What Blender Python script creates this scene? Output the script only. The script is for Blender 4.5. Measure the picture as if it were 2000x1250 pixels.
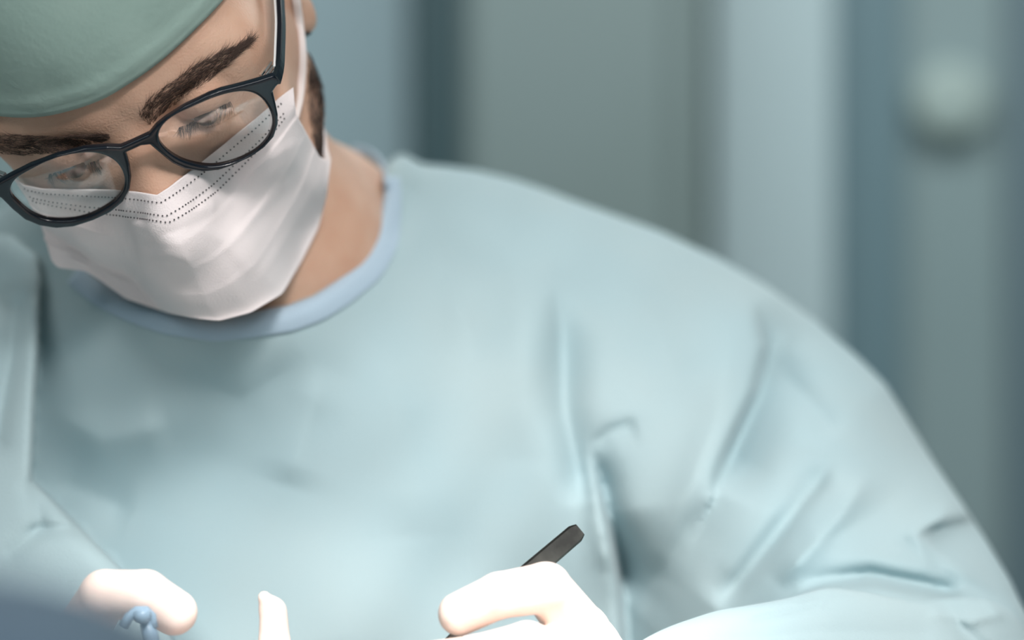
import bpy, math, random
import numpy as np
from mathutils import Vector
for o in list(bpy.data.objects): bpy.data.objects.remove(o)
scn = bpy.context.scene; col = scn.collection
# ------------------------------------------------------------------ camera
D0, W0, ZC = 1.10, 0.45, 1.45          # focus distance, frame width there, eye height of the lens
cam = bpy.data.cameras.new('camera'); camo = bpy.data.objects.new('camera', cam); col.objects.link(camo)
camo.location = (0, -D0, ZC); camo.rotation_euler = (math.pi/2, 0, 0)
cam.sensor_width = 36; cam.lens = 36*D0/W0; cam.clip_start = .05
cam.dof.use_dof = True; cam.dof.focus_distance = D0+.008; cam.dof.aperture_fstop = 2.9
scn.camera = camo
# ------------------------------------------------------------------ light
w = bpy.data.worlds.new('world'); scn.world = w; w.use_nodes = True
w.node_tree.nodes['Background'].inputs[0].default_value = (.44, .60, .65, 1)
w.node_tree.nodes['Background'].inputs[1].default_value = .62
scn.view_settings.view_transform = 'Standard'; scn.view_settings.look = 'None'
scn.view_settings.gamma = 1; scn.view_settings.use_curve_mapping = False
scn.view_settings.exposure = 0.0
def area(name, loc, target, size, power, colr, sy=None):
    l = bpy.data.lights.new(name, 'AREA'); l.energy = power; l.color = colr; l.size = size
    if sy: l.shape = 'RECTANGLE'; l.size_y = sy
    o = bpy.data.objects.new(name, l); col.objects.link(o); o.location = loc
    o.rotation_euler = (Vector(target)-Vector(loc)).to_track_quat('-Z', 'Y').to_euler(); return o
area('ceiling_light', (.75, -1.5, 2.72), (.3, -.9, 0), 1.4, 33, (1, .95, .93), .9)
area('ceiling_light', (-.9, -1.6, 2.72), (-.9, -1.6, 0), 1.2, 19, (1, .96, .94), .6)
area('ceiling_light', (.3, 1.35, 2.72), (.3, 1.7, 0), 2.6, 40, (.95, 1, 1), .6)
def spot(loc, tgt, power, deg, colr, rad):
    l = bpy.data.lights.new('surgical_and_fill_light', 'SPOT'); l.energy = power; l.color = colr
    l.spot_size = math.radians(deg); l.spot_blend = .75; l.shadow_soft_size = rad
    o = bpy.data.objects.new('surgical_and_fill_light', l); col.objects.link(o); o.location = loc
    o.rotation_euler = (Vector(tgt)-Vector(loc)).to_track_quat('-Z', 'Y').to_euler()
spot((.25, -.70, 2.35), (.012, -.045, 1.295), 120, 8.5, (1, .96, .93), .06)
spot((-.02, -.85, 2.30), (-.145, -.055, 1.300), 110, 8.5, (1, .96, .93), .06)
spot((.27, -1.25, 2.22), (.005, .12, 1.262), 160, 18, (1, .93, .90), .22)  # added wide fill spot, out of view, to brighten lower chest and mask
# ------------------------------------------------------------------ helpers
SC = W0/D0/2000
def P(px, py, d):                       # point of the room seen at (px, py), d metres behind the plane of focus
    px, py, d = np.broadcast_arrays(np.asarray(px, float), np.asarray(py, float), np.asarray(d, float))
    s = SC*(D0+d)
    return np.stack([(px-1000)*s, d, ZC+(625-py)*s], -1)
def toP(v):
    s = SC*(D0+v[..., 1]); return 1000+v[..., 0]/s, 625-(v[..., 2]-ZC)/s, v[..., 1]
def resample(pts, n):
    p = np.array(pts, float); L = np.r_[0, np.cumsum(np.linalg.norm(np.diff(p, axis=0), axis=1))]
    t = np.linspace(0, L[-1], n); return np.stack([np.interp(t, L, p[:, i]) for i in range(p.shape[1])], -1)
def smoothc(p, it=2, closed=False):
    p = np.array(p, float)
    for _ in range(it):
        if closed: p = .5*p+.25*(np.roll(p, 1, 0)+np.roll(p, -1, 0))
        else:
            q = p.copy(); q[1:-1] = .5*p[1:-1]+.25*(p[:-2]+p[2:]); p = q
    return p
def smin(a, b, k):
    h = np.clip(.5+.5*(b-a)/k, 0, 1); return b*(1-h)+a*h-k*h*(1-h)
def smax(a, b, k): return -smin(-a, -b, k)
def ell(p, c, r):
    q = (p-np.array(c))/np.array(r); k0 = np.sqrt((q*q).sum(-1))+1e-9
    q2 = q/np.array(r); k1 = np.sqrt((q2*q2).sum(-1))+1e-9
    return k0*(k0-1)/k1
def cap(p, a, b, r1, r2):
    a = np.array(a, float); b = np.array(b, float); ba = b-a
    h = np.clip(((p-a)@ba)/(ba@ba), 0, 1)
    return np.linalg.norm(p-a-h[..., None]*ba, axis=-1)-(r1+(r2-r1)*h)
def poly_sd(X, Y, poly):                # signed distance to a polygon, positive inside
    poly = np.array(poly, float); d = np.full(X.shape, 1e9); ins = np.zeros(X.shape, bool)
    for (x0, y0), (x1, y1) in zip(poly, np.roll(poly, -1, 0)):
        ex, ey = x1-x0, y1-y0; wx, wy = X-x0, Y-y0
        t = np.clip((wx*ex+wy*ey)/(ex*ex+ey*ey+1e-12), 0, 1)
        d = np.minimum(d, np.hypot(wx-ex*t, wy-ey*t))
        c = ((y0 > Y) != (y1 > Y)) & (X < (x1-x0)*(Y-y0)/((y1-y0) if y1 != y0 else 1e-12)+x0)
        ins ^= c
    return np.where(ins, d, -d)
def line_sd(X, Y, pts):                 # distance to an open polyline, side, and position along it
    best = np.full(X.shape, 1e9); side = np.zeros(X.shape); along = np.zeros(X.shape); n = len(pts)-1
    for i, ((x0, y0), (x1, y1)) in enumerate(zip(pts[:-1], pts[1:])):
        ex, ey = x1-x0, y1-y0; wx, wy = X-x0, Y-y0
        t = np.clip((wx*ex+wy*ey)/(ex*ex+ey*ey), 0, 1); d = np.hypot(wx-ex*t, wy-ey*t); m = d < best
        best = np.where(m, d, best); side = np.where(m, ex*wy-ey*wx, side); along = np.where(m, (i+t)/n, along)
    return best, side, along
def nets(F):                            # naive surface nets, vertices in index space
    s = F < 0
    n = np.zeros(tuple(k-1 for k in F.shape), np.int8)
    sl = [slice(0, -1), slice(1, None)]
    for i in (0, 1):
        for j in (0, 1):
            for k in (0, 1): n += s[sl[i], sl[j], sl[k]]
    act = np.argwhere((n > 0) & (n < 8)); vid = np.full(n.shape, -1, np.int32); vid[tuple(act.T)] = np.arange(len(act))
    acc = np.zeros((len(act), 3)); cnt = np.zeros(len(act))
    C = [(i, j, k) for i in (0, 1) for j in (0, 1) for k in (0, 1)]
    for a in C:
        for ax in range(3):
            if a[ax]: continue
            b = list(a); b[ax] = 1
            fa = F[tuple((act+a).T)].astype(float); fb = F[tuple((act+b).T)].astype(float)
            m = (fa < 0) != (fb < 0); t = np.where(m, fa/np.where(m, fa-fb, 1), 0)
            p = np.array(a, float)[None, :].repeat(len(act), 0); p[:, ax] = t
            acc += p*m[:, None]; cnt += m
    V = act+acc/np.maximum(cnt, 1)[:, None]; faces = []
    for ax in range(3):
        u, v = [(1, 2), (2, 0), (0, 1)][ax]
        A = [slice(None)]*3; B = [slice(None)]*3; A[ax] = slice(0, -1); B[ax] = slice(1, None)
        e = s[tuple(A)] != s[tuple(B)]; idx = np.argwhere(e)
        ok = (idx[:, u] > 0) & (idx[:, v] > 0) & (idx[:, u] < F.shape[u]-1) & (idx[:, v] < F.shape[v]-1); idx = idx[ok]
        def g(du, dv):
            q = idx.copy(); q[:, u] -= du; q[:, v] -= dv; return vid[tuple(q.T)]
        Q = np.stack([g(1, 1), g(0, 1), g(0, 0), g(1, 0)], -1)
        flip = ~s[tuple(idx.T)]; Q[flip] = Q[flip][:, ::-1]; faces.append(Q)
    return V, np.concatenate(faces)
def grid_eval(fn, lo, hi, st):          # evaluate fn on a box in world space, slab by slab
    lo = np.array(lo); hi = np.array(hi); n = np.ceil((hi-lo)/st).astype(int)+1
    x, y, z = [lo[i]+st*np.arange(n[i]) for i in range(3)]
    F = np.empty(n, np.float32); Y, Z = np.meshgrid(y, z, indexing='ij')
    for i0 in range(0, n[0], 16):
        xs = x[i0:i0+16]; p = np.empty((len(xs),)+Y.shape+(3,)); p[..., 0] = xs[:, None, None]; p[..., 1] = Y; p[..., 2] = Z
        F[i0:i0+16] = fn(p)
    V, Q = nets(F); return lo+V*st, Q
def mesh(name, V, Q, mat, parent=None, smooth=True):
    me = bpy.data.meshes.new(name); V = np.ascontiguousarray(V, np.float32)
    if isinstance(Q, np.ndarray):
        k = Q.shape[1]; Q = np.ascontiguousarray(Q, np.int32); me.vertices.add(len(V)); me.vertices.foreach_set('co', V.ravel())
        me.loops.add(Q.size); me.loops.foreach_set('vertex_index', Q.ravel()); me.polygons.add(len(Q))
        me.polygons.foreach_set('loop_start', np.arange(0, Q.size, k, dtype=np.int32))
        me.polygons.foreach_set('loop_total', np.full(len(Q), k, np.int32))
    else: me.from_pydata(V.tolist(), [], Q)
    me.polygons.foreach_set('use_smooth', np.full(len(me.polygons), smooth)); me.update(); me.validate()
    me.materials.append(mat); o = bpy.data.objects.new(name, me); col.objects.link(o)
    if parent: o.parent = parent
    return o
def tag(o, label=None, cat=None, group=None, kind=None):
    for k, v in (('label', label), ('category', cat), ('group', group), ('kind', kind)):
        if v: o[k] = v
    return o
def tube(path, r, sides=8, flat=1.0, up=(0, 1, 0), taper=None):
    path = np.array(path, float); n = len(path); V = []; Q = []
    T = np.gradient(path, axis=0); T /= np.linalg.norm(T, axis=1)[:, None]+1e-12; up = np.array(up, float)
    for i in range(n):
        a = np.cross(T[i], up); a /= np.linalg.norm(a)+1e-9; b = np.cross(a, T[i])
        rr = (r if np.isscalar(r) else r[i])
        for k in range(sides):
            th = 2*math.pi*k/sides; V.append(path[i]+rr*(a*math.cos(th)+b*math.sin(th)*flat))
    for i in range(n-1):
        for k in range(sides):
            k2 = (k+1) % sides; Q.append([i*sides+k, i*sides+k2, (i+1)*sides+k2, (i+1)*sides+k])
    Q.append(list(range(sides))[::-1]); Q.append([(n-1)*sides+k for k in range(sides)])
    return V, Q
def gridmesh(Pg):
    a, b = Pg.shape[:2]; I = np.arange(a*b).reshape(a, b)
    return Pg.reshape(-1, 3), np.stack([I[:-1, :-1], I[1:, :-1], I[1:, 1:], I[:-1, 1:]], -1).reshape(-1, 4)
def boxobj(name, lo, hi, mat, parent=None, bev=.003):
    x0, y0, z0 = lo; x1, y1, z1 = hi
    V = [(x, y, z) for x in (x0, x1) for y in (y0, y1) for z in (z0, z1)]
    Q = [[0, 1, 3, 2], [4, 6, 7, 5], [0, 4, 5, 1], [2, 3, 7, 6], [0, 2, 6, 4], [1, 5, 7, 3]]
    o = mesh(name, V, Q, mat, parent, False)
    if bev: m = o.modifiers.new('bevel', 'BEVEL'); m.width = bev; m.segments = 2
    return o
rng = np.random.default_rng(7)
def lin(r, g, b): return tuple(((c/255)/12.92 if c/255 <= .04045 else ((c/255+.055)/1.055)**2.4) for c in (r, g, b))+(1,)
def material(name, c, rough=.6, metal=0, c2=None, nscale=20, bump=0, bscale=200, sss=0, sheen=0, spec=.5, coat=0, detail=3):
    m = bpy.data.materials.new(name); m.use_nodes = True; nt = m.node_tree; b = nt.nodes['Principled BSDF']
    b.inputs['Base Color'].default_value = c; b.inputs['Roughness'].default_value = rough; b.inputs['Metallic'].default_value = metal
    b.inputs['Specular IOR Level'].default_value = spec; b.inputs['Coat Weight'].default_value = coat
    if sss:
        b.inputs['Subsurface Weight'].default_value = sss; b.inputs['Subsurface Scale'].default_value = .004
        b.inputs['Subsurface Radius'].default_value = (1, .4, .25)
    if sheen: b.inputs['Sheen Weight'].default_value = sheen
    tc = nt.nodes.new('ShaderNodeTexCoord')
    n = nt.nodes.new('ShaderNodeTexNoise'); n.inputs['Scale'].default_value = nscale; n.inputs['Detail'].default_value = detail
    nt.links.new(tc.outputs['Object'], n.inputs['Vector'])
    if c2:
        r = nt.nodes.new('ShaderNodeValToRGB'); r.color_ramp.elements[0].position = .35; r.color_ramp.elements[1].position = .65
        r.color_ramp.elements[0].color = c; r.color_ramp.elements[1].color = c2
        nt.links.new(n.outputs['Fac'], r.inputs['Fac']); nt.links.new(r.outputs['Color'], b.inputs['Base Color'])
    if bump:
        n2 = nt.nodes.new('ShaderNodeTexNoise'); n2.inputs['Scale'].default_value = bscale; n2.inputs['Detail'].default_value = 4
        nt.links.new(tc.outputs['Object'], n2.inputs['Vector'])
        bp = nt.nodes.new('ShaderNodeBump'); bp.inputs['Strength'].default_value = bump; bp.inputs['Distance'].default_value = .001
        nt.links.new(n2.outputs['Fac'], bp.inputs['Height']); nt.links.new(bp.outputs['Normal'], b.inputs['Normal'])
    return m
M = {}
M['skin'] = material('skin', lin(210, 173, 150), .48, c2=lin(201, 159, 135), nscale=45, bump=.35, bscale=900, sss=.12, spec=.4)
M['gown'] = material('gown_fabric', lin(165, 190, 196), .85, c2=lin(170, 191, 195), nscale=9, bump=.25, bscale=700, sheen=.15, spec=.2)
M['collar'] = material('collar_rib', lin(172, 194, 210), .85, bump=.4, bscale=900, sheen=.15, spec=.2)
M['cap'] = material('cap_fabric', lin(152, 176, 168), .85, c2=lin(146, 171, 163), nscale=25, bump=.35, bscale=300, sheen=.15, spec=.2)
M['mask'] = material('mask_fabric', lin(232, 224, 224), .8, bump=.3, bscale=1100, sheen=.1, spec=.25)
M['elastic'] = material('white_elastic', lin(236, 228, 226), .8, bump=.5, bscale=1500, spec=.2)
M['stitch'] = material('seam_mark', lin(88, 84, 86), .8)
M['glove'] = material('latex', lin(240, 222, 212), .42, c2=lin(238, 217, 206), nscale=60, bump=.2, bscale=300, sss=.1, spec=.4)
M['frame'] = material('black_acetate', lin(16, 23, 32), .16, spec=.4, coat=.1)
M['steel'] = material('steel', lin(92, 92, 88), .3, metal=1, c2=lin(70, 70, 68), nscale=90)
M['pale_highlight'] = material('pale_highlight', lin(225, 226, 226), .2)
M['chrome'] = material('chrome', lin(225, 225, 225), .15, metal=1)
M['hair'] = material('hair', lin(58, 46, 40), .55)
M['brow'] = material('brow_hair', lin(84, 66, 57), .6)
M['lash'] = material('lash_hair', lin(30, 24, 22), .5)
M['eye'] = material('eye_white', lin(225, 215, 208), .2)
M['iris'] = material('iris', lin(22, 18, 16), .5, spec=.1)
M['blue'] = material('blue_plastic', lin(150, 178, 200), .35, spec=.5)
M['navy'] = material('navy_drape', lin(82, 102, 120), .9, c2=lin(76, 98, 112), nscale=8)
M['field'] = material('pale_drape', lin(214, 206, 202), .9)
lens = bpy.data.materials.new('lens_glass'); lens.use_nodes = True; nt = lens.node_tree; nt.nodes.remove(nt.nodes['Principled BSDF'])
tr = nt.nodes.new('ShaderNodeBsdfTransparent'); tr.inputs[0].default_value = (.94, .965, .96, 1)
gl = nt.nodes.new('ShaderNodeBsdfGlossy'); gl.inputs['Roughness'].default_value = .02
fr = nt.nodes.new('ShaderNodeFresnel'); fr.inputs[0].default_value = 2.2; mx = nt.nodes.new('ShaderNodeMixShader')
nt.links.new(fr.outputs[0], mx.inputs[0]); nt.links.new(tr.outputs[0], mx.inputs[1]); nt.links.new(gl.outputs[0], mx.inputs[2])
nt.links.new(mx.outputs[0], nt.nodes['Material Output'].inputs['Surface']); M['lens'] = lens
# ------------------------------------------------------------------ the room
YB = 2.55
def wx(px, y=YB): return (px-1000)*SC*(D0+y)
def wz(py, y=YB): return ZC+(625-py)*SC*(D0+y)
wallm = material('wall_paint', lin(134, 152, 154), .7, c2=lin(128, 147, 149), nscale=1.5)
def struct(o): o['kind'] = 'structure'; return o
struct(boxobj('wall_back', (-3, YB, 0), (3, YB+.12, 2.8), wallm, bev=0))
struct(boxobj('wall_left', (-3.1, -3.5, 0), (-3, YB, 2.8), wallm, bev=0))
struct(boxobj('wall_right', (3, -3.5, 0), (3.1, YB, 2.8), wallm, bev=0))
struct(boxobj('floor', (-3, -3.5, -.1), (3, YB, 0), material('vinyl_floor', lin(120, 140, 140), .4), bev=0))
struct(boxobj('ceiling', (-3, -3.5, 2.8), (3, YB, 2.9), material('ceiling_paint', lin(225, 228, 226), .8), bev=0))
def panel(name, x0, x1, c, z0=0, z1=2.8, depth=.04, rough=.5, c2=None):
    return struct(boxobj(name, (wx(x0), YB-depth, z0), (wx(x1), YB, z1), material(name+'_paint', c, rough, c2=c2, nscale=1.2), bev=.004))
panel('trim_1', 380, 800, lin(140, 161, 168), depth=.05)
panel('trim_2', 800, 908, lin(78, 106, 112), depth=.012)
panel('trim_3', 1385, 1615, lin(172, 190, 194), depth=.09)
panel('trim_4', 1620, 1760, lin(98, 124, 132), depth=.03)
panel('trim_5', 1965, 2120, lin(96, 116, 124), depth=.03)
# ------------------------------------------------------------------ head frame
SH = .98
def axes(p, y, r):
    p, y, r = map(math.radians, (p, y, r))
    F = np.array([-math.sin(y)*math.cos(p), -math.cos(y)*math.cos(p), -math.sin(p)])
    R = np.array([math.cos(y), -math.sin(y), 0]); U = np.cross(R, F); U = U if U[2] > 0 else -U
    c, s = math.cos(r), math.sin(r); Mr = np.array([[c, 0, -s], [0, 1, 0], [s, 0, c]])
    return Mr@R, Mr@F, Mr@U
R_, F_, U_ = axes(41, 6, 21)
O_ = P(256, 252, .012)
A_ = np.stack([R_, F_, U_], 1)          # head to world
def H(p): return ((p-O_)@A_)/SH*1000    # world to head, millimetres (a right, f forward, u up)
def Hw(q): return O_+(np.array(q, float)*SH/1000)@A_.T
def mir(fn, h, *a):
    return None
def face_sd(h):
    hm = h.copy(); hm[..., 0] = np.abs(hm[..., 0])
    f = ell(h, (0, -92, 30), (76, 96, 88))
    f = smin(f, ell(h, (0, -42, -10), (66, 48, 50)), 18)
    f = smin(f, ell(h, (0, -44, -62), (54, 46, 56)), 16)
    f = smin(f, ell(h, (0, -7, -101), (24, 20, 17)), 14)
    f = smin(f, cap(hm, (57, -80, -70), (14, -14, -102), 14, 13), 14)
    f = smin(f, ell(hm, (46, -26, -34), (20, 20, 17)), 14)
    f = smin(f, cap(hm, (12, -6, 14), (40, -16, 16), 9, 8), 10)
    f = smin(f, ell(hm, (52, -30, 4), (14, 16, 14)), 16)
    f = smax(f, -ell(hm, (32, 4, -4), (17, 14, 11)), 9)
    f = smin(f, ell(hm, (33, -13, -3), (14.5, 14.5, 14.0)), 3)      # lids over the eyeball
    f = smin(f, cap(h, (0, -4, 2), (0, 20, -38), 7.5, 9), 7)
    f = smin(f, ell(h, (0, 21, -42), (12, 11, 11)), 6)
    f = smin(f, ell(hm, (11, 3, -32), (12, 12, 19)), 8)
    f = smin(f, ell(hm, (12, 10, -47), (8, 9, 8)), 5)
    f = smin(f, ell(h, (0, -2, -76), (24, 16, 16)), 8)
    f = smin(f, ell(hm, (50, -66, -24), (20, 40, 48)), 14)
    f = smin(f, cap(hm, (56, -74, -79), (45, -45, -93), 12.5, 12.5), 9)
    f = smin(f, ell(hm, (60.5, -82, -50), (13, 14, 24)), 9)
    f = smin(f, ell(hm, (61, -80, -22), (15, 28, 28)), 10)
    # a narrow slit between lowered upper lid and lower lid
    f = smax(f, -ell(hm, (33, 0, -10.2), (12.0, 6, 1.7)), 1.2)
    # ears
    e = ell(hm, (79, -98, -8), (6.5, 17, 31)); e = smin(e, ell(hm, (79, -95, -38), (5.5, 9, 10)), 6)
    e = smax(e, -ell(hm, (86, -94, -10), (6, 9, 17)), 3)
    f = smin(f, e, 5)
    return f*SH/1000
NB = P(500, 640, .25)                    # base of the neck
def body_sd(p):
    f = face_sd(H(p))
    hb = Hw((0, -98, -55))
    f = smin(f, cap(p, hb, P(520, 560, .2), .056, .066), .02)
    f = smin(f, cap(p, P(500, 470, .2), P(740, 440, .25), .05, .030), .03)
    f = smin(f, cap(p, P(560, 450, .20), P(640, 404, .215), .05, .028), .02)
    f = smin(f, cap(p, P(420, 560, .2), P(160, 560, .24), .055, .04), .03)
    f = smin(f, cap(p, P(520, 520, .18), P(520, 800, .24), .055, .06), .03)
    return f
def hit(px, py, sd, t0=.85, t1=1.55, n=70):
    px = np.atleast_1d(np.asarray(px, float)); py = np.atleast_1d(np.asarray(py, float))
    d = np.full(px.shape, t0-D0); best = np.full(px.shape, 1e9); bd = d.copy(); done = np.zeros(px.shape, bool)
    for _ in range(n):
        v = sd(P(px, py, d)); m = v < best; best = np.where(m, v, best); bd = np.where(m, d, bd)
        done |= v < 2e-4; d = np.where(done | (d > t1-D0), d, d+np.maximum(v*.7, 1e-4))
    return bd, best
# ------------------------------------------------------------------ person
person = bpy.data.objects.new('person', None); col.objects.link(person)
tag(person, 'person in pale blue gown, green cap, white mask and black glasses bending over gloved hands', 'person')
lo = np.minimum(Hw((-95, -190, -60)), Hw((95, 35, 125))); hi = np.maximum(Hw((-95, -190, -60)), Hw((95, 35, 125)))
LO = np.array([-.315, -.06, 1.36]); HI = np.array([-.0, .33, 1.74])
Vb, Qb = grid_eval(body_sd, LO, HI, .0016)
parts = [(Vb, Qb)]
# trunk and arms beneath the gown
SHL, SHR = P(1330, 760, .25), P(-330, 800, .28)
ELL_, ELR = P(1830, 1420, .13), P(-330, 1500, .10)
WRL, WRR = P(1230, 1390, .02), P(60, 1400, .02)
def trunk_sd(p):
    f = cap(p, P(520, 760, .26), P(480, 1700, .26), .085, .10)
    f = smin(f, cap(p, SHL, SHR, .045, .045), .05)
    f = smin(f, cap(p, SHL, ELL_, .045, .036), .03); f = smin(f, cap(p, SHR, ELR, .045, .036), .03)
    f = smin(f, cap(p, ELL_, WRL, .036, .024), .02); f = smin(f, cap(p, ELR, WRR, .036, .024), .02)
    return f
parts.append(grid_eval(trunk_sd, (-.45, -.05, 1.10), (.36, .42, 1.47), .006))
# hands: joint chains (px, py, depth), radius in metres
def hand_sd(chains, palm, grow):
    def f(p):
        v = None
        for (a, b, r1, r2) in palm:
            c = cap(p, P(*a), P(*b), r1+grow, r2+grow); v = c if v is None else smin(v, c, .008)
        for ch in chains:
            w_ = None
            for (a, b) in zip(ch[:-1], ch[1:]):
                c = cap(p, P(*a[:3]), P(*b[:3]), a[3]+grow, b[3]+grow); w_ = c if w_ is None else smin(w_, c, .0012)
            v = smin(v, w_, .0035)
        return v
    return f
left_chains = [   # index over the instrument, thumb under it, the others curled below
    [(898, 1199, -.030, .0094), (975, 1163, -.034, .0098), (1066, 1148, -.030, .0108), (1135, 1235, -.005, .0125)],
    [(850, 1293, -.040, .0090), (930, 1286, -.044, .0098), (1030, 1264, -.040, .0108), (1120, 1300, -.02, .0130)],
    [(985, 1345, -.050, .0090), (1050, 1312, -.052, .0098), (1130, 1300, -.03, .0108), (1165, 1345, .0, .012)],
    [(1010, 1400, -.050, .0085), (1080, 1370, -.055, .0092), (1160, 1350, -.03, .0102), (1185, 1390, .005, .012)],
    [(1040, 1450, -.045, .0078), (1100, 1425, -.05, .0084), (1175, 1410, -.025, .0092), (1195, 1430, .01, .011)]]
left_palm = [((1120, 1250, 0), (1190, 1400, .01), .017, .018), ((1150, 1270, .01), (1215, 1390, .02), .014, .020),
             ((1190, 1390, .01), (1235, 1395, .02), .022, .024)]
right_chains = [
    [(341, 1196, -.030, .0098), (284, 1161, -.034, .0104), (204, 1161, -.03, .0106), (150, 1250, -.01, .0120)],
    [(534, 1196, -.020, .0060), (536, 1255, -.022, .0068), (520, 1330, -.02, .0078), (440, 1400, -.01, .0095)],
    [(425, 1335, -.050, .0088), (340, 1310, -.045, .0096), (250, 1350, -.02, .0120)],
    [(470, 1370, -.045, .0085), (390, 1350, -.05, .0092), (300, 1360, -.03, .0105), (220, 1380, .0, .012)],
    [(440, 1440, -.045, .0078), (370, 1420, -.05, .0084), (290, 1410, -.03, .0092), (210, 1410, .0, .011)]]
right_palm = [((150, 1260, 0), (120, 1390, .01), .016, .018), ((220, 1380, 0), (400, 1400, -.01), .013, .012), ((120, 1380, .01), (70, 1400, .02), .022, .024)]
for ch, pm, x0, x1 in ((left_chains, left_palm, -.06, .09), (right_chains, right_palm, -.25, -.09)):
    parts.append(grid_eval(hand_sd(ch, pm, -.0016), (x0, -.09, 1.235), (x1, .07, 1.36), .0014))
off = 0; VV = []; QQ = []
for V, Q in parts: VV.append(V); QQ.append(Q+off); off += len(V)
body = mesh('body', np.concatenate(VV), np.concatenate(QQ), M['skin'], person)
# eyes
for sx in (-1, 1):
    V, Q = grid_eval(lambda p: ell(H(p), (sx*33, -12, -4), (12.6, 12.6, 12.6))*SH/1000, Hw((sx*33, -12, -4))-.016, Hw((sx*33, -12, -4))+.016, .001)
    e = mesh('eye', V, Q, M['eye'], person)
    V, Q = grid_eval(lambda p: ell(H(p), (sx*33, -1.3, -9.0), (5.6, 2.6, 5.6))*SH/1000, Hw((sx*33, -1.3, -9))-.009, Hw((sx*33, -1.3, -9))+.009, .0006)
    mesh('iris', V, Q, M['iris'], e)
# ------------------------------------------------------------------ hair
def normal_at(p, sd, e=6e-4):
    g = np.stack([sd(p+np.eye(3)[i]*e)-sd(p-np.eye(3)[i]*e) for i in range(3)], -1); return g/(np.linalg.norm(g, axis=-1)[..., None]+1e-9)
def strands(name, mat, px, py, dirs, length, rad, sd, lift=.25, curl=.2, seg=5, parent=person):
    d, b = hit(px, py, sd); ok = b < 1e-3; p0 = P(px, py, d)[ok]; nrm = normal_at(p0, sd); dirs = np.asarray(dirs)[ok]
    L = (np.full(len(px), length) if np.isscalar(length) else np.asarray(length))[ok]
    t3 = P(px[ok]+dirs[:, 0], py[ok]+dirs[:, 1], d[ok])-p0
    t3 -= (t3*nrm).sum(-1)[:, None]*nrm; t3 /= np.linalg.norm(t3, axis=1)[:, None]+1e-9
    bi = np.cross(nrm, t3); cu = rng.normal(0, curl, len(p0)); V = []; Q = []
    for i in range(len(p0)):
        pts = []
        for k in range(seg+1):
            s = k/seg; pts.append(p0[i]+L[i]*(t3[i]*s+nrm[i]*lift*(s-.55*s*s)*.9+bi[i]*cu[i]*s*s)-nrm[i]*.0002)
        base = len(V)
        for k, q in enumerate(pts):
            r = rad*(1-.85*k/seg)
            for j in range(3):
                th = j*2.094; V.append(q+r*(bi[i]*math.cos(th)+nrm[i]*math.sin(th)))
        for k in range(seg):
            for j in range(3):
                j2 = (j+1) % 3; Q.append([base+k*3+j, base+k*3+j2, base+k*3+3+j2, base+k*3+3+j])
    return mesh(name, np.array(V), np.array(Q), mat, parent)
def brow(line, hw, n, flip, fan):
    c = resample(line, 200); T = np.gradient(c, axis=0); T /= np.linalg.norm(T, axis=1)[:, None]
    i = rng.integers(0, 200, n); s = i/199; u = rng.uniform(-1, 1, n)*np.interp(s, [0, .12, .6, 1], hw)
    N = np.stack([T[:, 1], -T[:, 0]], 1)                    # up side in the picture
    q = c[i]+N[i]*u[:, None]
    a = np.interp(s, [0, .15, .5, 1], fan)+rng.normal(0, .22, n)-np.sign(u)*.18
    dx = T[i]*np.cos(a)[:, None]+N[i]*np.sin(a)[:, None]
    return strands('eyebrow', M['brow'], q[:, 0], q[:, 1], dx*10, rng.uniform(.005, .0085, n), .00012, body_sd, lift=.35)
brow([(282, 236), (305, 208), (335, 185), (380, 153), (430, 120), (487, 82)], (16, 20, 20, 6), 860, False, (.9, .5, .15, 0))
brow([(215, 268), (170, 276), (120, 282), (60, 285), (0, 282), (-50, 275)], (5, 12, 21, 18), 900, True, (-.6, -.3, -.1, 0))
n = 1500; s = rng.uniform(0, 1, n)      # sideburn running down the jaw
xe = np.interp(s, [0, .3, .6, 1], [608, 625, 632, 633]); xi = np.interp(s, [0, .3, .6, 1], [598, 600, 596, 618])
bx = xi+(xe-xi)*rng.uniform(0, 1, n)**.55; by = 62+s*238
strands('beard', M['hair'], bx, by, np.stack([rng.normal(-1.5, 2, n), np.full(n, 10.)], 1), rng.uniform(.003, .006, n), .00014, lambda p: face_sd(H(p)), lift=.3)
for sx in (-1, 1):
    n = 150; tt = rng.uniform(-1, 1, n); hh = np.stack([sx*(33+13*tt), 1.0-2.2*tt**2-2*tt, -7.4-.8*tt**2], 1)
    qx_, qy_, _ = toP(Hw(hh)); strands('eyelashes', M['lash'], qx_, qy_, np.stack([sx*6*tt+rng.normal(0, 1.5, n)+3, np.full(n, 12.)], 1), rng.uniform(.005, .008, n), .00016, body_sd, lift=.7, curl=.12)
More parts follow.
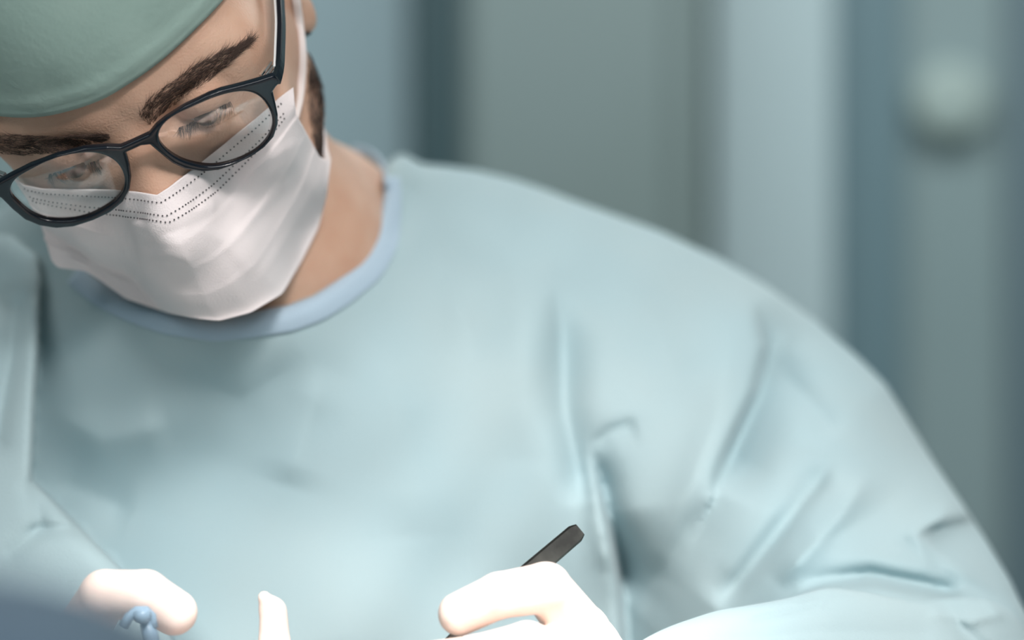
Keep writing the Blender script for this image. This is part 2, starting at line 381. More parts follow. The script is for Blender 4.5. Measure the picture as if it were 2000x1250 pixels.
# ------------------------------------------------------------------ cap
cap_edge = [(-60, 236), (0, 236), (50, 235), (100, 230), (160, 214), (220, 187), (270, 155), (320, 118), (365, 78), (400, 45), (430, 15), (452, -12)]
def skull_sd(p): return face_sd(H(p))-.004
ce = smoothc(resample(cap_edge, 40), 2); dce, _ = hit(ce[:, 0], ce[:, 1], skull_sd)
he = H(P(ce[:, 0], ce[:, 1], dce)); az = np.degrees(np.arctan2(he[:, 0], he[:, 1]+92)); el = np.degrees(np.arctan2(he[:, 2]-30, np.hypot(he[:, 0], he[:, 1]+92)))
o_ = np.argsort(az); az = az[o_]; el = el[o_]
azk = np.r_[-180, -120, az[0]-12, az, max(az[-1]+25, 100), 180]; elk = np.r_[-32, -24, el[0]-3, el, -6, -32]
na, ne = 160, 70; G = np.zeros((na+1, ne, 3))
for i in range(na+1):
    a = -180+360*i/na; e0 = np.interp(a, azk, elk)
    for j in range(ne):
        e = e0+(89.5-e0)*j/(ne-1); ra, re = math.radians(a), math.radians(e)
        G[i, j] = (math.sin(ra)*math.cos(re), math.cos(ra)*math.cos(re), math.sin(re))
r = np.full(G.shape[:2], 60.0)
for _ in range(40):                     # march outwards onto the scalp
    q = np.array([0, -92, 30])+G*r[..., None]; hm = np.abs(q[..., 0])
    v = smin(ell(q, (0, -92, 30), (76, 96, 88)), ell(q, (0, -42, -10), (66, 48, 50)), 18)
    qm = q.copy(); qm[..., 0] = hm; v = smin(v, cap(qm, (12, -6, 14), (40, -16, 16), 9, 8), 10); v = smin(v, ell(qm, (52, -30, 4), (14, 16, 14)), 16)
    r -= v*.8
J = np.arange(ne)/(ne-1); I = np.arange(na+1)/na*2*math.pi
puff = 2.6+9*np.clip(J*2.2, 0, 1)**1.2*(1-.3*J)
wr = .7*np.sin(I*9+3)[:, None]*np.sin(J*14+2)[None]*np.clip(J*6, 0, 1)+.5*np.sin(I*23)[:, None]*np.clip(1-J*5, 0, 1)*np.clip(J*14, 0, 1)
hem = 1.1*np.exp(-((J-.045)/.02)**2)
r2 = r+puff[None]+wr+hem[None]
Vc, Qc = gridmesh(Hw(np.array([0, -92, 30])+G*r2[..., None]))
capo = mesh('surgical_cap', Vc, Qc, M['cap'], person); m = capo.modifiers.new('thickness', 'SOLIDIFY'); m.thickness = .0012; m.offset = 1
capo['label'] = 'grey-green cloth surgical cap'
# ------------------------------------------------------------------ plane of the glasses
TAN = math.tan(math.radians(8))
def f0(a, u): return 19-12*(a/70)**2+TAN*(u+6)
def unproj(px, py, w=0):                # ray to the curved plane of the glasses, in head millimetres
    px = np.asarray(px, float); py = np.asarray(py, float); d0 = np.full(px.shape, -.08); d1 = np.full(px.shape, .15)
    for _ in range(40):
        dm_ = (d0+d1)/2; h = H(P(px, py, dm_)); g = h[..., 1]-f0(h[..., 0], h[..., 2])-w; d0 = np.where(g > 0, dm_, d0); d1 = np.where(g > 0, d1, dm_)
    return H(P(px, py, (d0+d1)/2))
# ------------------------------------------------------------------ face mask
def mask_sd(p):
    h = H(p); hm = h.copy(); hm[..., 0] = np.abs(hm[..., 0])
    f = cap(h, (0, 12, -20), (0, 27, -46), 8, 12)
    f = smin(f, ell(h, (0, 6, -78), (30, 26, 30)), 20)
    f = smin(f, ell(h, (0, 0, -110), (27, 22, 18)), 20)
    f = smin(f, ell(hm, (40, -26, -44), (26, 26, 26)), 22)
    f = smin(f, ell(hm, (46, -52, -82), (22, 28, 30)), 22)
    return np.minimum(f*SH/1000, body_sd(p)-.0022)
Tt = [(22, 343), (45, 362), (80, 369), (150, 370), (210, 371), (262, 375), (306, 381), (330, 366), (362, 342), (393, 318), (430, 288), (500, 232), (545, 192), (573, 170)]
Bb = [(100, 508), (112, 523), (165, 529), (192, 545), (245, 583), (330, 612), (385, 623), (428, 627), (490, 611), (552, 574), (592, 505), (622, 445), (638, 385), (646, 317)]
Ll = [(22, 343), (52, 388), (82, 445), (92, 480), (100, 508)]
Rr = [(573, 170), (578, 222), (600, 262), (624, 306), (646, 317)]
ns_, nt_ = 150, 96
T = resample(Tt, ns_); B = smoothc(resample(Bb, ns_), 2); Lf = resample(Ll, nt_); Rt = resample(Rr, nt_)
s = np.linspace(0, 1, ns_)[:, None, None]; t = np.linspace(0, 1, nt_)[None, :, None]
C = (1-t)*T[:, None]+t*B[:, None]+(1-s)*Lf[None]+s*Rt[None]-((1-s)*(1-t)*T[0]+s*(1-t)*T[-1]+(1-s)*t*B[0]+s*t*B[-1])
dm, _ = hit(C[..., 0].ravel(), C[..., 1].ravel(), mask_sd); dm = dm.reshape(ns_, nt_)
for _ in range(70):
    q = np.pad(dm, 1, mode='edge'); dm = .4*dm+.15*(q[2:, 1:-1]+q[:-2, 1:-1]+q[1:-1, 2:]+q[1:-1, :-2])
gh = unproj(C[..., 0].ravel(), C[..., 1].ravel(), -4.6); gd = Hw(gh)[:, 1].reshape(ns_, nt_)+.0012
near = np.clip((505-C[..., 1]-.3*(C[..., 0]-60))/40, 0, 1)          # only where the rims pass over the cloth
dm = np.where(near > 0, np.maximum(dm, dm*(1-near)+gd*near), dm)
for _ in range(6):
    q = np.pad(dm, 1, mode='edge'); dm = .4*dm+.15*(q[2:, 1:-1]+q[:-2, 1:-1]+q[1:-1, 2:]+q[1:-1, :-2])
dm = np.minimum(dm, .093+.0005*np.maximum(C[..., 0]-430, 0))
for _ in range(6):
    q = np.pad(dm, 1, mode='edge'); dm = .4*dm+.15*(q[2:, 1:-1]+q[:-2, 1:-1]+q[1:-1, 2:]+q[1:-1, :-2])
S2, T2 = np.meshgrid(np.linspace(0, 1, ns_), np.linspace(0, 1, nt_), indexing='ij')
fold = np.zeros_like(dm)
for tc_, amp in ((.36, 2.2), (.56, 2.6), (.76, 2.0)):      # pleats: each one a soft overlap
    x = (T2-tc_-.05*np.sin(S2*6))/.12; fold += amp*np.where(x > 0, np.exp(-x*2.2), np.exp(x*14))*(.35+.65*np.abs(S2-.45)*2)
fold += 1.3*np.exp(-((T2-.30)/.06)**2)*np.sin(S2*17+1)*.5
def crease(pts, wd, amp):
    global fold
    b, sd_, al = line_sd(C[..., 0], C[..., 1], pts); fold = fold+amp*np.exp(-(b/wd)**2)*np.clip(np.sin(np.pi*np.clip(al, .02, .98))*1.6, 0, 1)
crease([(180, 470), (240, 468), (330, 485)], 10, -2.5); crease([(230, 500), (330, 500), (390, 520)], 12, 1.6)
crease([(380, 440), (440, 470), (500, 545)], 12, 2.0); crease([(590, 330), (520, 400), (440, 480)], 9, 1.6)
crease([(610, 350), (560, 440), (480, 560)], 9, -1.6); crease([(470, 350), (560, 290), (600, 275)], 8, 1.4)
crease([(200, 450), (300, 452), (360, 445)], 12, -2.6); crease([(130, 500), (150, 512), (175, 520)], 7, 2.5)
dmask = dm-.62*fold/1000
db, bb = hit(C[..., 0].ravel(), C[..., 1].ravel(), body_sd); db = np.where(bb < 1e-3, db, 9).reshape(ns_, nt_)
for _ in range(3):
    dmask = np.minimum(dmask, db-.0016); q = np.pad(dmask, 1, mode='edge'); dmask = .4*dmask+.15*(q[2:, 1:-1]+q[:-2, 1:-1]+q[1:-1, 2:]+q[1:-1, :-2])
dmask = np.minimum(dmask, db-.0014)
Vm, Qm = gridmesh(P(C[..., 0], C[..., 1], dmask))
maskp = mesh('face_mask', Vm, Qm, M['mask'], person); m = maskp.modifiers.new('thickness', 'SOLIDIFY'); m.thickness = .0009; m.offset = 1
maskp['label'] = 'white pleated face mask'
dv = []; dq = []
for tl, sp in ((.062, 6.5), (.165, 7.5), (.215, 7.5)):
    j = tl*(nt_-1); j0 = int(j); row = P(C[:, j0, 0], C[:, j0, 1], dmask[:, j0])*(1-(j-j0))+P(C[:, j0+1, 0], C[:, j0+1, 1], dmask[:, j0+1])*(j-j0)
    row = row[6:-8]; Ls = np.linalg.norm(np.diff(row, axis=0), axis=1).sum(); rr = resample(row, int(Ls/.0021))
    for q in rr:
        b0 = len(dv); a = .00042; vw = q-np.array([0, -D0, ZC]); vw /= np.linalg.norm(vw); q = q-vw*.0006
        for k in range(6): dv.append(q+a*(np.array([1, 0, .3])*math.cos(k*1.047)+np.array([-.3, 0, 1])*math.sin(k*1.047)))
        dv.append(q-vw*.0002)
        for k in range(6): dq.append([b0+k, b0+(k+1) % 6, b0+6])
st = mesh('stitching', np.array(dv), np.array(dq), M['stitch'], maskp); st['label'] = 'three dotted seam lines across the mask top'
def band(name, pts, r, off_, sd=body_sd, tuck=0, flat=.35, parent=maskp):
    c = smoothc(resample(pts, 40), 3); d, b = hit(c[:, 0], c[:, 1], sd); d = smoothc(d[:, None], 6)[:, 0]-off_+np.interp(np.linspace(0, 1, 40), [0, .35, .7, 1], [0, 0, tuck, tuck])
    V, Q = tube(P(c[:, 0], c[:, 1], d), r, 10, flat, up=(0, 1, 0)); return mesh(name, V, Q, M['elastic'], parent)
band('ear_loop', [(575, 232), (585, 190), (590, 140), (590, 95), (584, 40), (577, -10), (570, -70)], .0021, .0035)
band('ear_loop', [(641, 317), (634, 292), (630, 262), (623, 225), (612, 190), (598, 160)], .0016, -.002, lambda p: face_sd(H(p)), .022)
# ------------------------------------------------------------------ glasses
holeR = [(308, 272), (309, 261), (321, 241), (343, 225), (372, 212), (415, 193), (444, 184), (473, 179), (491, 181), (509, 190), (521, 205), (530, 222), (534, 241), (530, 261), (520, 279), (502, 297), (473, 313), (444, 323), (415, 328), (386, 325), (358, 317), (336, 305), (319, 290)]
holeL = [(18, 374), (21, 363), (31, 349), (58, 334), (86, 319), (119, 307), (154, 300), (184, 299), (207, 304), (225, 315), (237, 329), (244, 347), (245, 360), (240, 379), (226, 396), (204, 410), (178, 424), (149, 432), (115, 434), (84, 430), (58, 418), (36, 398), (22, 384)]
outer = [(0, 356), (20, 345), (60, 325), (110, 306), (165, 292), (210, 288), (236, 289), (264, 277), (292, 264), (305, 248), (324, 233), (360, 210), (408, 187), (432, 178), (468, 169), (504, 159), (534, 149), (545, 152), (550, 160), (540, 170), (533, 180), (538, 202), (543, 226), (543, 245), (535, 269), (516, 290), (492, 307), (456, 324), (427, 334), (396, 337), (360, 331), (336, 320), (314, 302), (301, 291), (293, 284), (276, 286), (247, 299), (254, 324), (257, 346), (254, 370), (240, 396), (216, 416), (182, 432), (144, 444), (110, 447), (77, 442), (48, 430), (24, 410), (2, 388), (-12, 382), (-24, 378), (-22, 368)]
def hp(pts): q = np.array(pts, float); h = unproj(q[:, 0], q[:, 1]); return np.stack([h[:, 0], h[:, 2]], 1)
oP, rP, lP = hp(outer), smoothc(hp(smoothc(resample(holeR+holeR[:1], 90)[:-1], 3, True)), 1, True), smoothc(hp(smoothc(resample(holeL+holeL[:1], 90)[:-1], 3, True)), 1, True)
gs = .45; a0, a1 = oP[:, 0].min()-4, oP[:, 0].max()+4; u0, u1 = oP[:, 1].min()-4, oP[:, 1].max()+4
ga = np.arange(a0, a1, gs); gu = np.arange(u0, u1, gs); gw = np.arange(-6.2, 2.2, gs)
A2, U2 = np.meshgrid(ga, gu, indexing='ij'); od = poly_sd(A2, U2, oP); hd = np.maximum(poly_sd(A2, U2, rP), poly_sd(A2, U2, lP))
in2 = smin(od, -hd, .4)                  # positive inside the frame material
rr_ = 1.15; e2 = in2[..., None]; W3 = gw[None, None]; half = 2.1
qx = np.maximum(rr_-e2, 0); qy = np.maximum(np.abs(W3+half)-(half-rr_), 0)
Fr = np.sqrt(qx**2+qy**2)-rr_; Fr = np.where((qx == 0) & (qy == 0), -rr_, Fr).astype(np.float32)
Vg, Qg = nets(Fr); Vg = np.stack([a0+Vg[:, 0]*gs, Vg[:, 2]*gs+gw[0], u0+Vg[:, 1]*gs], 1); Vg[:, 1] += f0(Vg[:, 0], Vg[:, 2])
glasses = bpy.data.objects.new('eyeglasses', None); col.objects.link(glasses); glasses.parent = person; glasses['label'] = 'black full-rim eyeglasses'
fr_o = mesh('frame', Hw(Vg), Qg[:, ::-1], M['frame'], glasses)
for pl in (rP, lP):
    c = pl.mean(0); G = np.zeros((16, len(pl)+1, 3))
    for i in range(16):
        k = i/15*1.006; q = c+(np.vstack([pl, pl[:1]])-c)*k; G[i, :, 0] = q[:, 0]; G[i, :, 2] = q[:, 1]
        G[i, :, 1] = f0(q[:, 0], q[:, 1])-2.0+1.6*(1-k*k)
    V, Q = gridmesh(Hw(G)); lo_ = mesh('lens', V, Q[:, ::-1] if np.cross(Hw(G)[3, 1]-Hw(G)[2, 1], Hw(G)[2, 2]-Hw(G)[2, 1])[1] > 0 else Q, M['lens'], glasses)
def temple(pts, hw, hh):                # a bar of rectangular section through head points
    p = smoothc(resample(pts, 40), 4); T = np.gradient(p, axis=0); T /= np.linalg.norm(T, axis=1)[:, None]; V = []; Q = []
    for i, c in enumerate(p):
        b = np.cross(T[i], (0, 0, 1)); b /= np.linalg.norm(b); u = np.cross(b, T[i])
        for (x, y) in ((-1, -.75), (-.75, -1), (.75, -1), (1, -.75), (1, .75), (.75, 1), (-.75, 1), (-1, .75)): V.append(c+b*x*hw+u*y*hh)
    for i in range(len(p)-1):
        for k in range(8): k2 = (k+1) % 8; Q.append([i*8+k, i*8+k2, i*8+8+k2, i*8+8+k])
    Q.append(list(range(8))[::-1]); Q.append([(len(p)-1)*8+k for k in range(8)]); return Hw(V), Q
hR = unproj(np.array([540.]), np.array([158.]))[0]; hL = unproj(np.array([-12.]), np.array([372.]))[0]
for h0, sx in ((hR, 1), (hL, -1)):
    V, Q = temple([h0+(0, -.5, 0), h0+(sx*2.5, -6, .3), h0+(sx*7, -40, 1), (sx*83, -92, 4), (sx*82, -112, -8), (sx*76, -124, -28)], 1.35, 2.5)
    mesh('temple_arm', V, Q, M['frame'], glasses, smooth=False)
    V, Q = temple([h0+(sx*.9, -7, .6), h0+(sx*5.3, -40, 1.3), (sx*81.3, -92, 4.3), (sx*80.3, -112, -7.7)], .55, 2.45)  # pale strip puts the bright highlight along the temple into colour
    mesh('inner_highlight', V, Q, M['pale_highlight'], glasses, smooth=False)['label'] = 'pale strip on the inner temple arm, standing in for its highlight'
    for k in range(3):
        V, Q = temple([h0+(-sx*6.5, -3.6-1.2*k, -1.4+1.6*k), h0+(-sx*3.5, -7-1.2*k, -1.2+1.6*k), h0+(-sx*.6, -11-.8*k, -1.0+1.6*k)], .9, .62)
        mesh('hinge', V, Q, M['chrome'], glasses, smooth=False)
# ------------------------------------------------------------------ gown
neck_line = [(158, 518), (185, 540), (215, 560), (260, 580), (330, 603), (420, 616), (490, 608), (560, 596), (610, 577), (652, 550), (700, 510), (732, 462), (744, 410), (750, 370), (750, 345)]
sil = [(-260, 560), (-160, 490), (-80, 445), (0, 408), (60, 370), (120, 345), (150, 400)]+neck_line+[(757, 322), (772, 308), (790, 302), (806, 312), (824, 322), (870, 326), (930, 334), (1000, 350), (1060, 369), (1120, 392), (1200, 420), (1290, 452), (1400, 503), (1500, 560), (1600, 632), (1680, 702), (1730, 752), (1772, 820), (1822, 900), (1880, 985), (1930, 1062), (1972, 1132), (2003, 1200), (2040, 1300), (2060, 1450), (2000, 1650), (1500, 1760), (1250, 1950), (-250, 1950), (-400, 1800), (-620, 1600), (-690, 1300), (-640, 1000), (-540, 800), (-410, 660)]
ctrl = np.array([(430, 640, .087), (430, 900, .135), (430, 1250, .122), (700, 1250, .122), (430, 1800, .13), (100, 620, .135), (150, 900, .152), (-300, 800, .17), (-640, 1100, .16), (-500, 1500, .08), (750, 450, .165), (745, 340, .20), (750, 700, .140), (800, 1000, .138), (900, 400, .21), (1100, 500, .19), (1060, 800, .150), (1150, 1200, .165), (1150, 1700, .17), (1400, 600, .19), (1450, 900, .125), (1650, 750, .17), (1800, 900, .15), (1620, 1080, .085), (1850, 1100, .085), (2000, 1350, .07), (1330, 1150, .125), (0, 430, .2), (130, 480, .17), (60, 500, .18), (300, 600, .096), (600, 570, .117)])
def tps(c):
    K = np.hypot(c[:, None, 0]-c[None, :, 0], c[:, None, 1]-c[None, :, 1])/1000+1e-9; K = K*K*np.log(K); n = len(c)
    Pm = np.c_[np.ones(n), c[:, :2]/1000]; Am = np.zeros((n+3, n+3)); Am[:n, :n] = K+np.eye(n)*.01; Am[:n, n:] = Pm; Am[n:, :n] = Pm.T
    wgt = np.linalg.solve(Am, np.r_[c[:, 2], 0, 0, 0])
    def f(X, Y):
        o = wgt[n]+wgt[n+1]*X/1000+wgt[n+2]*Y/1000
        for i in range(n):
            r = np.hypot(X-c[i, 0], Y-c[i, 1])/1000+1e-9; o = o+wgt[i]*r*r*np.log(r)
        return o
    return f
base_f = tps(ctrl)
folds = [  # points, width on the left of the stroke, width on its right, depth in mm (minus = ridge)
    ([(1080, 520), (1098, 650), (1103, 800), (1125, 900), (1148, 985)], 45, 30, 17),
    ([(1478, 590), (1504, 680), (1482, 770), (1440, 860), (1398, 955)], 70, 11, 38),
    ([(1398, 955), (1345, 1040), (1290, 1120), (1230, 1180)], 60, 40, 10),
    ([(1156, 870), (1180, 960), (1206, 1080), (1220, 1160)], 26, 8, 20),
    ([(1196, 1000), (1214, 1110), (1224, 1220), (1230, 1440)], 80, 10, 30),
    ([(1150, 880), (1190, 843), (1245, 824)], 12, 26, 5),
    ([(1625, 895), (1590, 950), (1480, 1090), (1400, 1190)], 26, 50, 15),
    ([(1790, 1048), (1850, 1030), (1935, 1010)], 10, 60, 18),
    ([(1560, 1135), (1700, 1120), (1800, 1140), (1880, 1160)], 16, 22, 14),
    ([(1780, 940), (1700, 1010), (1600, 1060)], 30, 40, 5),
    ([(1500, 700), (1580, 780), (1640, 850)], 30, 30, 8),
    ([(1150, 885), (1165, 1000), (1190, 1120)], 22, 22, -6),
    ([(1440, 620), (1400, 820), (1310, 1040), (1270, 1120)], 45, 45, -8),
    ([(1860, 975), (1838, 1012), (1786, 1046), (1850, 1095), (1945, 1160)], 20, 20, -11),
    ([(1700, 920), (1640, 1010), (1520, 1140)], 28, 28, -10),
    ([(1560, 940), (1480, 1040), (1400, 1150)], 25, 25, -4),
    ([(840, 440), (880, 560), (930, 700)], 40, 40, 4),
    ([(820, 340), (800, 400), (760, 480)], 22, 30, 5),
    ([(1180, 500), (1290, 640), (1330, 760)], 60, 60, 4),
    ([(930, 430), (1000, 520), (1030, 700), (1030, 900)], 60, 60, -5),
    ([(200, 640), (330, 720), (470, 780), (600, 700)], 70, 70, 7),
    ([(100, 800), (200, 860), (330, 830)], 50, 50, -6),
    ([(90, 930), (170, 960), (260, 1000)], 60, 40, 6),
    ([(640, 720), (600, 820), (560, 950)], 50, 50, -5),
    ([(700, 620), (780, 800), (800, 1050)], 70, 70, -4),
]
neckP = np.array(neck_line, float)
def sm(x): x = np.clip(x, 0, 1); return x*x*(3-2*x)
def front_field(X, Y):                  # depth of the chest and upper-arm cloth before its edges turn away
    d = base_f(X, Y)
    for pts, wa, wb, amp in folds:
        b, sd_, al = line_sd(X, Y, pts); wd = np.where(sd_ < 0, wa, wb)
        d = d+amp/1000*np.exp(-np.abs(b/wd)**1.5)*sm(al*2.6+.12)*sm((1-al)*4+.25)
    d = d+.0016*np.sin(X/83+np.sin(Y/120)*2)*np.sin(Y/140+X/300)+.0012*np.sin(X/41+Y/57+2*np.sin(X/170))
    return d
pxs = np.r_[np.arange(-760, -40, 22), np.arange(-40, 2070, 6.5), np.arange(2070, 2160, 22)]
pys = np.r_[np.arange(270, 1262, 6.5), np.arange(1262, 2000, 24)]
ds = np.arange(-.075, .47, .0036)
X2, Y2 = np.meshgrid(pxs, pys, indexing='ij'); MPX = SC*(D0+.12)
def layer(E, Dfront, rho, thick):       # E signed inside distance in metres
    q = np.maximum(rho-E, 0)[..., None]; fr_ = (Dfront+rho)[..., None]; bk = (Dfront+thick-rho)[..., None]
    out = np.empty(E.shape+(len(ds),), np.float32)
    wq = np.maximum(np.maximum(fr_-ds, ds-bk), 0); out[:] = np.sqrt(q*q+wq*wq)-rho[..., None]
    return out
E = poly_sd(X2, Y2, sil)*MPX
nd, _, _ = line_sd(X2, Y2, neckP); rho = .007+.055*sm(nd/330)
DF = front_field(X2, Y2)
FG = layer(E, DF, rho, .21)
fore = [(1190, 1420), (1232, 1262), (1300, 1226), (1400, 1192), (1480, 1180), (1560, 1164), (1612, 1146), (1690, 1156), (1790, 1178), (1850, 1168), (1925, 1168), (1980, 1196), (2030, 1290), (2045, 1420), (1990, 1560), (1850, 1600), (1500, 1570), (1220, 1540)]
Ef = poly_sd(X2, Y2, smoothc(resample(fore+fore[:1], 120)[:-1], 2, True))*SC*1.13
ff = tps(np.array([(1200, 1400, -.035), (1400, 1380, -.03), (1650, 1350, -.01), (1900, 1350, .02), (2040, 1420, .05), (1600, 1160, 0), (1900, 1180, .04), (1250, 1240, -.03), (1500, 1590, .0)]))(X2, Y2)
for pts, wa, wb, amp in [([(1290, 1268), (1600, 1236), (1800, 1240)], 30, 30, 5), ([(1850, 1180), (1880, 1230), (1960, 1300)], 20, 40, 9), ([(1560, 1172), (1620, 1160), (1600, 1185), (1480, 1210)], 10, 10, 4), ([(1930, 1175), (1950, 1200), (1890, 1212), (1830, 1200)], 12, 12, -5)]:
    b, sd_, al = line_sd(X2, Y2, pts); ff = ff+amp/1000*np.exp(-np.abs(b/np.where(sd_ < 0, wa, wb))**1.5)
FF = layer(Ef, ff, np.full(E.shape, .026), .10)
k = .012; h = np.clip(.5+.5*(FF-FG)/k, 0, 1); FG = FF*(1-h)+FG*h-k*h*(1-h); del FF
armR = [(-700, 1000), (-420, 690), (-260, 575), (-150, 500), (-60, 460), (20, 462), (72, 500), (78, 545), (76, 580), (74, 680), (66, 800), (62, 938), (110, 985), (236, 1112), (345, 1262), (430, 1420), (300, 1560), (-200, 1620), (-640, 1560), (-700, 1300)]
Er = poly_sd(X2, Y2, armR)*SC*1.16
fa = tps(np.array([(-500, 1000, .12), (-300, 700, .15), (-60, 480, .175), (30, 480, .165), (60, 540, .135), (0, 600, .12), (60, 700, .10), (50, 940, .06), (-200, 1300, .03), (200, 1200, .03), (380, 1420, -.02), (-550, 1500, .06), (0, 900, .07)]))(X2, Y2)
for pts, wa, wb, amp in [([(30, 600), (20, 700), (-10, 860)], 26, 26, 10), ([(66, 600), (58, 760), (52, 930)], 14, 14, -3), ([(70, 1032), (150, 1030)], 10, 16, 4), ([(20, 1080), (80, 1030), (70, 960)], 20, 20, 4)]:
    b, sd_, al = line_sd(X2, Y2, pts); fa = fa+amp/1000*np.exp(-np.abs(b/np.where(sd_ < 0, wa, wb))**1.5)
FA = layer(Er, fa, np.full(E.shape, .010), .16)
FG = np.minimum(FG, FA); del FA
Vw, Qw = nets(FG); del FG
def idx2(a, x): return np.interp(x, np.arange(len(a)), a)
gown = mesh('surgical_gown', P(idx2(pxs, Vw[:, 0]), idx2(pys, Vw[:, 1]), idx2(ds, Vw[:, 2])), Qw[:, ::-1], M['gown'], person)
gown['label'] = 'pale blue surgical gown'
def front_at(X, Y):
    X = np.asarray(X, float); Y = np.asarray(Y, float); e = poly_sd(X, Y, sil)*MPX; n_, _, _ = line_sd(X, Y, neckP); rh = .007+.055*sm(n_/330)
    q = np.clip(rh-e, 0, rh); return front_field(X, Y)+rh-np.sqrt(np.maximum(rh**2-q**2, 0))
# ribbed collar band along the neckline
ci = smoothc(resample(neck_line, 110), 2); T = np.gradient(ci, axis=0); T /= np.linalg.norm(T, axis=1)[:, None]
N = np.stack([-T[:, 1], T[:, 0]], 1); wd = np.interp(np.linspace(0, 1, 110), [0, .2, .5, .8, 1], [42, 50, 52, 54, 30])
jj = np.linspace(.02, 1, 16); CX = ci[:, None]+N[:, None]*(wd[:, None]*jj)[..., None]
cd = front_at(CX[..., 0], CX[..., 1])-.0018*np.sin(np.pi*np.clip(jj, .1, .93))[None]**.5-.0008
Vk, Qk = gridmesh(P(CX[..., 0], CX[..., 1], cd)); co = mesh('collar', Vk, Qk, M['collar'], gown); co['label'] = 'soft blue collar band'
m = co.modifiers.new('thickness', 'SOLIDIFY'); m.thickness = .0015; m.offset = 1
# back of the collar, seen behind the neck
c = smoothc(resample([(690, 292, .262), (715, 297, .258), (738, 312, .245), (753, 335, .222), (756, 362, .19)], 24), 2)
V, Q = tube(P(c[:, 0], c[:, 1], c[:, 2]), .0018, 10, 1.6, up=(0, 0, 1)); mesh('collar', V, Q, M['collar'], gown)
# gloves
def glove(ch, pm, x0, x1, extra=None):
    f = hand_sd(ch, pm, 0)
    g = (lambda p: smin(f(p), extra(p), .003)) if extra is not None else f
    V, Q = grid_eval(g, (x0, -.095, 1.235), (x1, .075, 1.365), .0011); o = mesh('glove', V, Q, M['glove'], person); return o
g1 = glove(left_chains, left_palm, -.06, .095); g1['label'] = 'latex glove gripping a steel instrument'
g2 = glove(right_chains, right_palm, -.255, -.085, lambda p: cap(p, P(516, 1167, -.022), P(528, 1185, -.02), .0028, .0045)); g2['label'] = 'latex glove with bent forefinger'
# ------------------------------------------------------------------ instrument held in the hand
inst = bpy.data.objects.new('surgical_instrument', None); col.objects.link(inst)
tag(inst, 'dark steel surgical handle sticking up from the gloved hand at right', 'surgical instrument')
pa, pb = P(1126, 1040, -.004), P(872, 1256, -.0165); inst.location = (0, 0, 0)
ax = (pb-pa)/np.linalg.norm(pb-pa)
def bar(s0, s1, w0, w1, th, n=24, round_=False):
    V = []; Q = []; vw = np.array([0.15, 1, .1]); sd1 = np.cross(ax, vw); sd1 /= np.linalg.norm(sd1); nn = np.cross(sd1, ax)
    for i in range(n):
        t_ = i/(n-1); c = pa+ax*(s0+(s1-s0)*t_); w_ = w0+(w1-w0)*t_
        if round_ and t_ < .05: w_ *= math.sqrt(max(1-(1-t_/.05)**2, .5))
        for (x, y) in ((-1, -.6), (-.8, -1), (.8, -1), (1, -.6), (1, .6), (.8, 1), (-.8, 1), (-1, .6)): V.append(c+sd1*x*w_+nn*y*th)
    for i in range(n-1):
        for k in range(8): k2 = (k+1) % 8; Q.append([i*8+k, i*8+k2, i*8+8+k2, i*8+8+k])
    Q.append(list(range(8))[::-1]); Q.append([(n-1)*8+k for k in range(8)]); return V, Q
V, Q = bar(-.002, .055, .0042, .0048, .0016, 40, True); mesh('handle', V, Q, M['steel'], inst, False)
V, Q = bar(.05, .085, .0034, .0012, .0012, 20); mesh('shaft', V, Q, M['steel'], inst, False)
# small pale blue clip pinched by the other hand
clip = bpy.data.objects.new('plastic_clip', None); col.objects.link(clip)
tag(clip, 'small light blue plastic clip below the bent gloved finger at left', 'clip')
V, Q = tube(P([242, 252, 268, 285, 296, 300], [1222, 1204, 1192, 1192, 1202, 1225], [-.048]*6), .0022, 8); mesh('loop', V, Q, M['blue'], clip)
V, Q = tube(P([276, 280, 278], [1188, 1200, 1214], [-.051]*3), [.0032, .0040, .003], 8); mesh('knob', V, Q, M['blue'], clip)
V, Q = tube(P([286, 294, 302], [1210, 1235, 1270], [-.048]*3), [.0028, .0034, .0034], 8); mesh('leg', V, Q, M['blue'], clip)
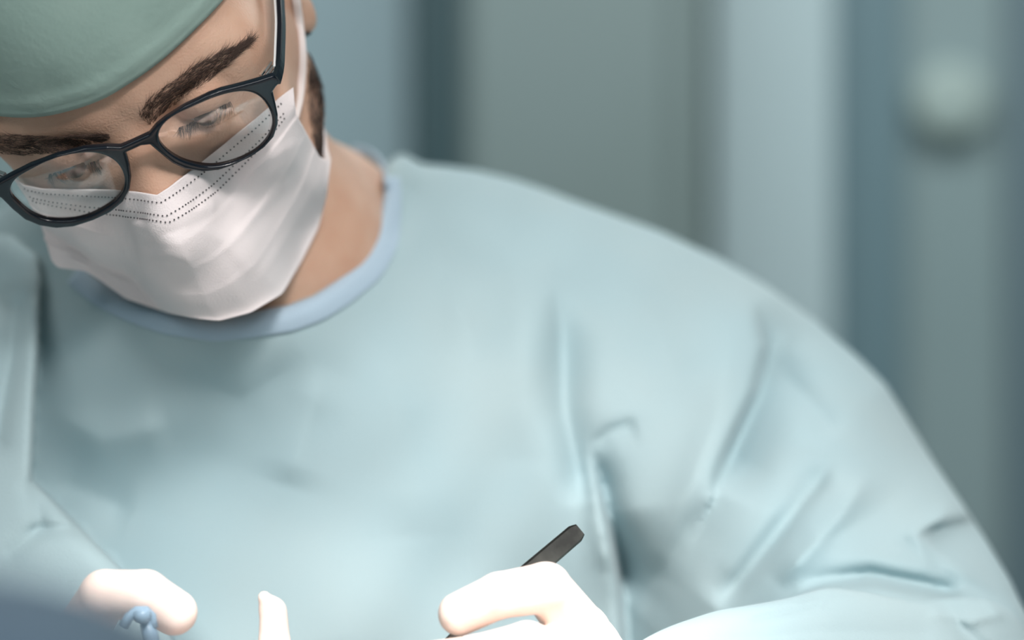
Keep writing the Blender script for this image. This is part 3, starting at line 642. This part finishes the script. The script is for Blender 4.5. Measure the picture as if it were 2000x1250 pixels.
# ------------------------------------------------------------------ table and drapes
tb = bpy.data.objects.new('operating_table', None); col.objects.link(tb); tb.location = (-.05, -.25, 0)
tag(tb, 'draped operating table below the gloved hands', 'table')
o = boxobj('tabletop', (-1.0, -.28, 1.02), (1.0, .26, 1.10), M['field'], tb, .02)
boxobj('pedestal', (-.2, -.15, .05), (.2, .15, 1.02), M['steel'], tb, .01); boxobj('base', (-.45, -.25, 0), (.45, .25, .05), M['steel'], tb, .01)
xs = np.linspace(-.42, .05, 60); ys = np.linspace(-.74, -.40, 50); XX, YY = np.meshgrid(xs, ys, indexing='ij')
edge = np.interp(XX, [-.42, -.13, -.108, -.09, -.075, -.06, 0, .05], [.012, .006, .002, -.001, -.006, -.03, -.13, -.2])
ZZ = 1.390+edge-1.3*(YY+.57)**2*4+.003*np.sin(XX*60+YY*20)+.002*np.sin(YY*90)
ZZ = np.maximum(ZZ, 1.106)
V, Q = gridmesh(np.stack([XX, YY, ZZ], -1)); dr = mesh('drape', V, Q, M['navy']); m = dr.modifiers.new('thickness', 'SOLIDIFY'); m.thickness = .003
tag(dr, 'blurred dark blue drape heaped close to the lens at lower left', 'drape')
# ------------------------------------------------------------------ back of the room
cab = bpy.data.objects.new('steel_cabinet', None); col.objects.link(cab); cab.location = (wx(1120), YB, 0)
tag(cab, 'tall grey-green cabinet front out of focus behind the shoulder', 'cabinet')
x0, x1 = wx(912)-wx(1120), wx(1345)-wx(1120); cm = material('cabinet_paint', lin(112, 127, 127), .6, c2=lin(106, 121, 119), nscale=1.5)
boxobj('body', (x0, -.30, 0), (x1, -.02, 2.3), cm, cab); 
bd = boxobj('door', (x0+.012, -.325, .1), (x1-.05, -.301, 2.25), cm, cab)
fx = bpy.data.objects.new('wall_disc', None); col.objects.link(fx); fx.location = (wx(1850), YB, wz(200))  # plain pale disc set on the wall
tag(fx, 'round pale blurred disc on the wall at upper right', 'lamp')
def disc(r, y0, y1, n=40):
    V = [(0, y0-.012, 0)]+[(r*.8*math.cos(a), y0-.006, r*.8*math.sin(a)) for a in np.linspace(0, 2*math.pi, n, False)]+[(r*math.cos(a), y0, r*math.sin(a)) for a in np.linspace(0, 2*math.pi, n, False)]+[(r*math.cos(a), y1, r*math.sin(a)) for a in np.linspace(0, 2*math.pi, n, False)]
    Q = [[0, 1+i, 1+(i+1) % n] for i in range(n)]
    for k in range(2):
        for i in range(n): j = (i+1) % n; Q.append([1+k*n+i, 1+(k+1)*n+i, 1+(k+1)*n+j, 1+k*n+j])
    return V, Q
V, Q = disc(.055, -.04, 0); mesh('disc_face', V, Q, material('pale_disc', lin(158, 174, 170), .7), fx)
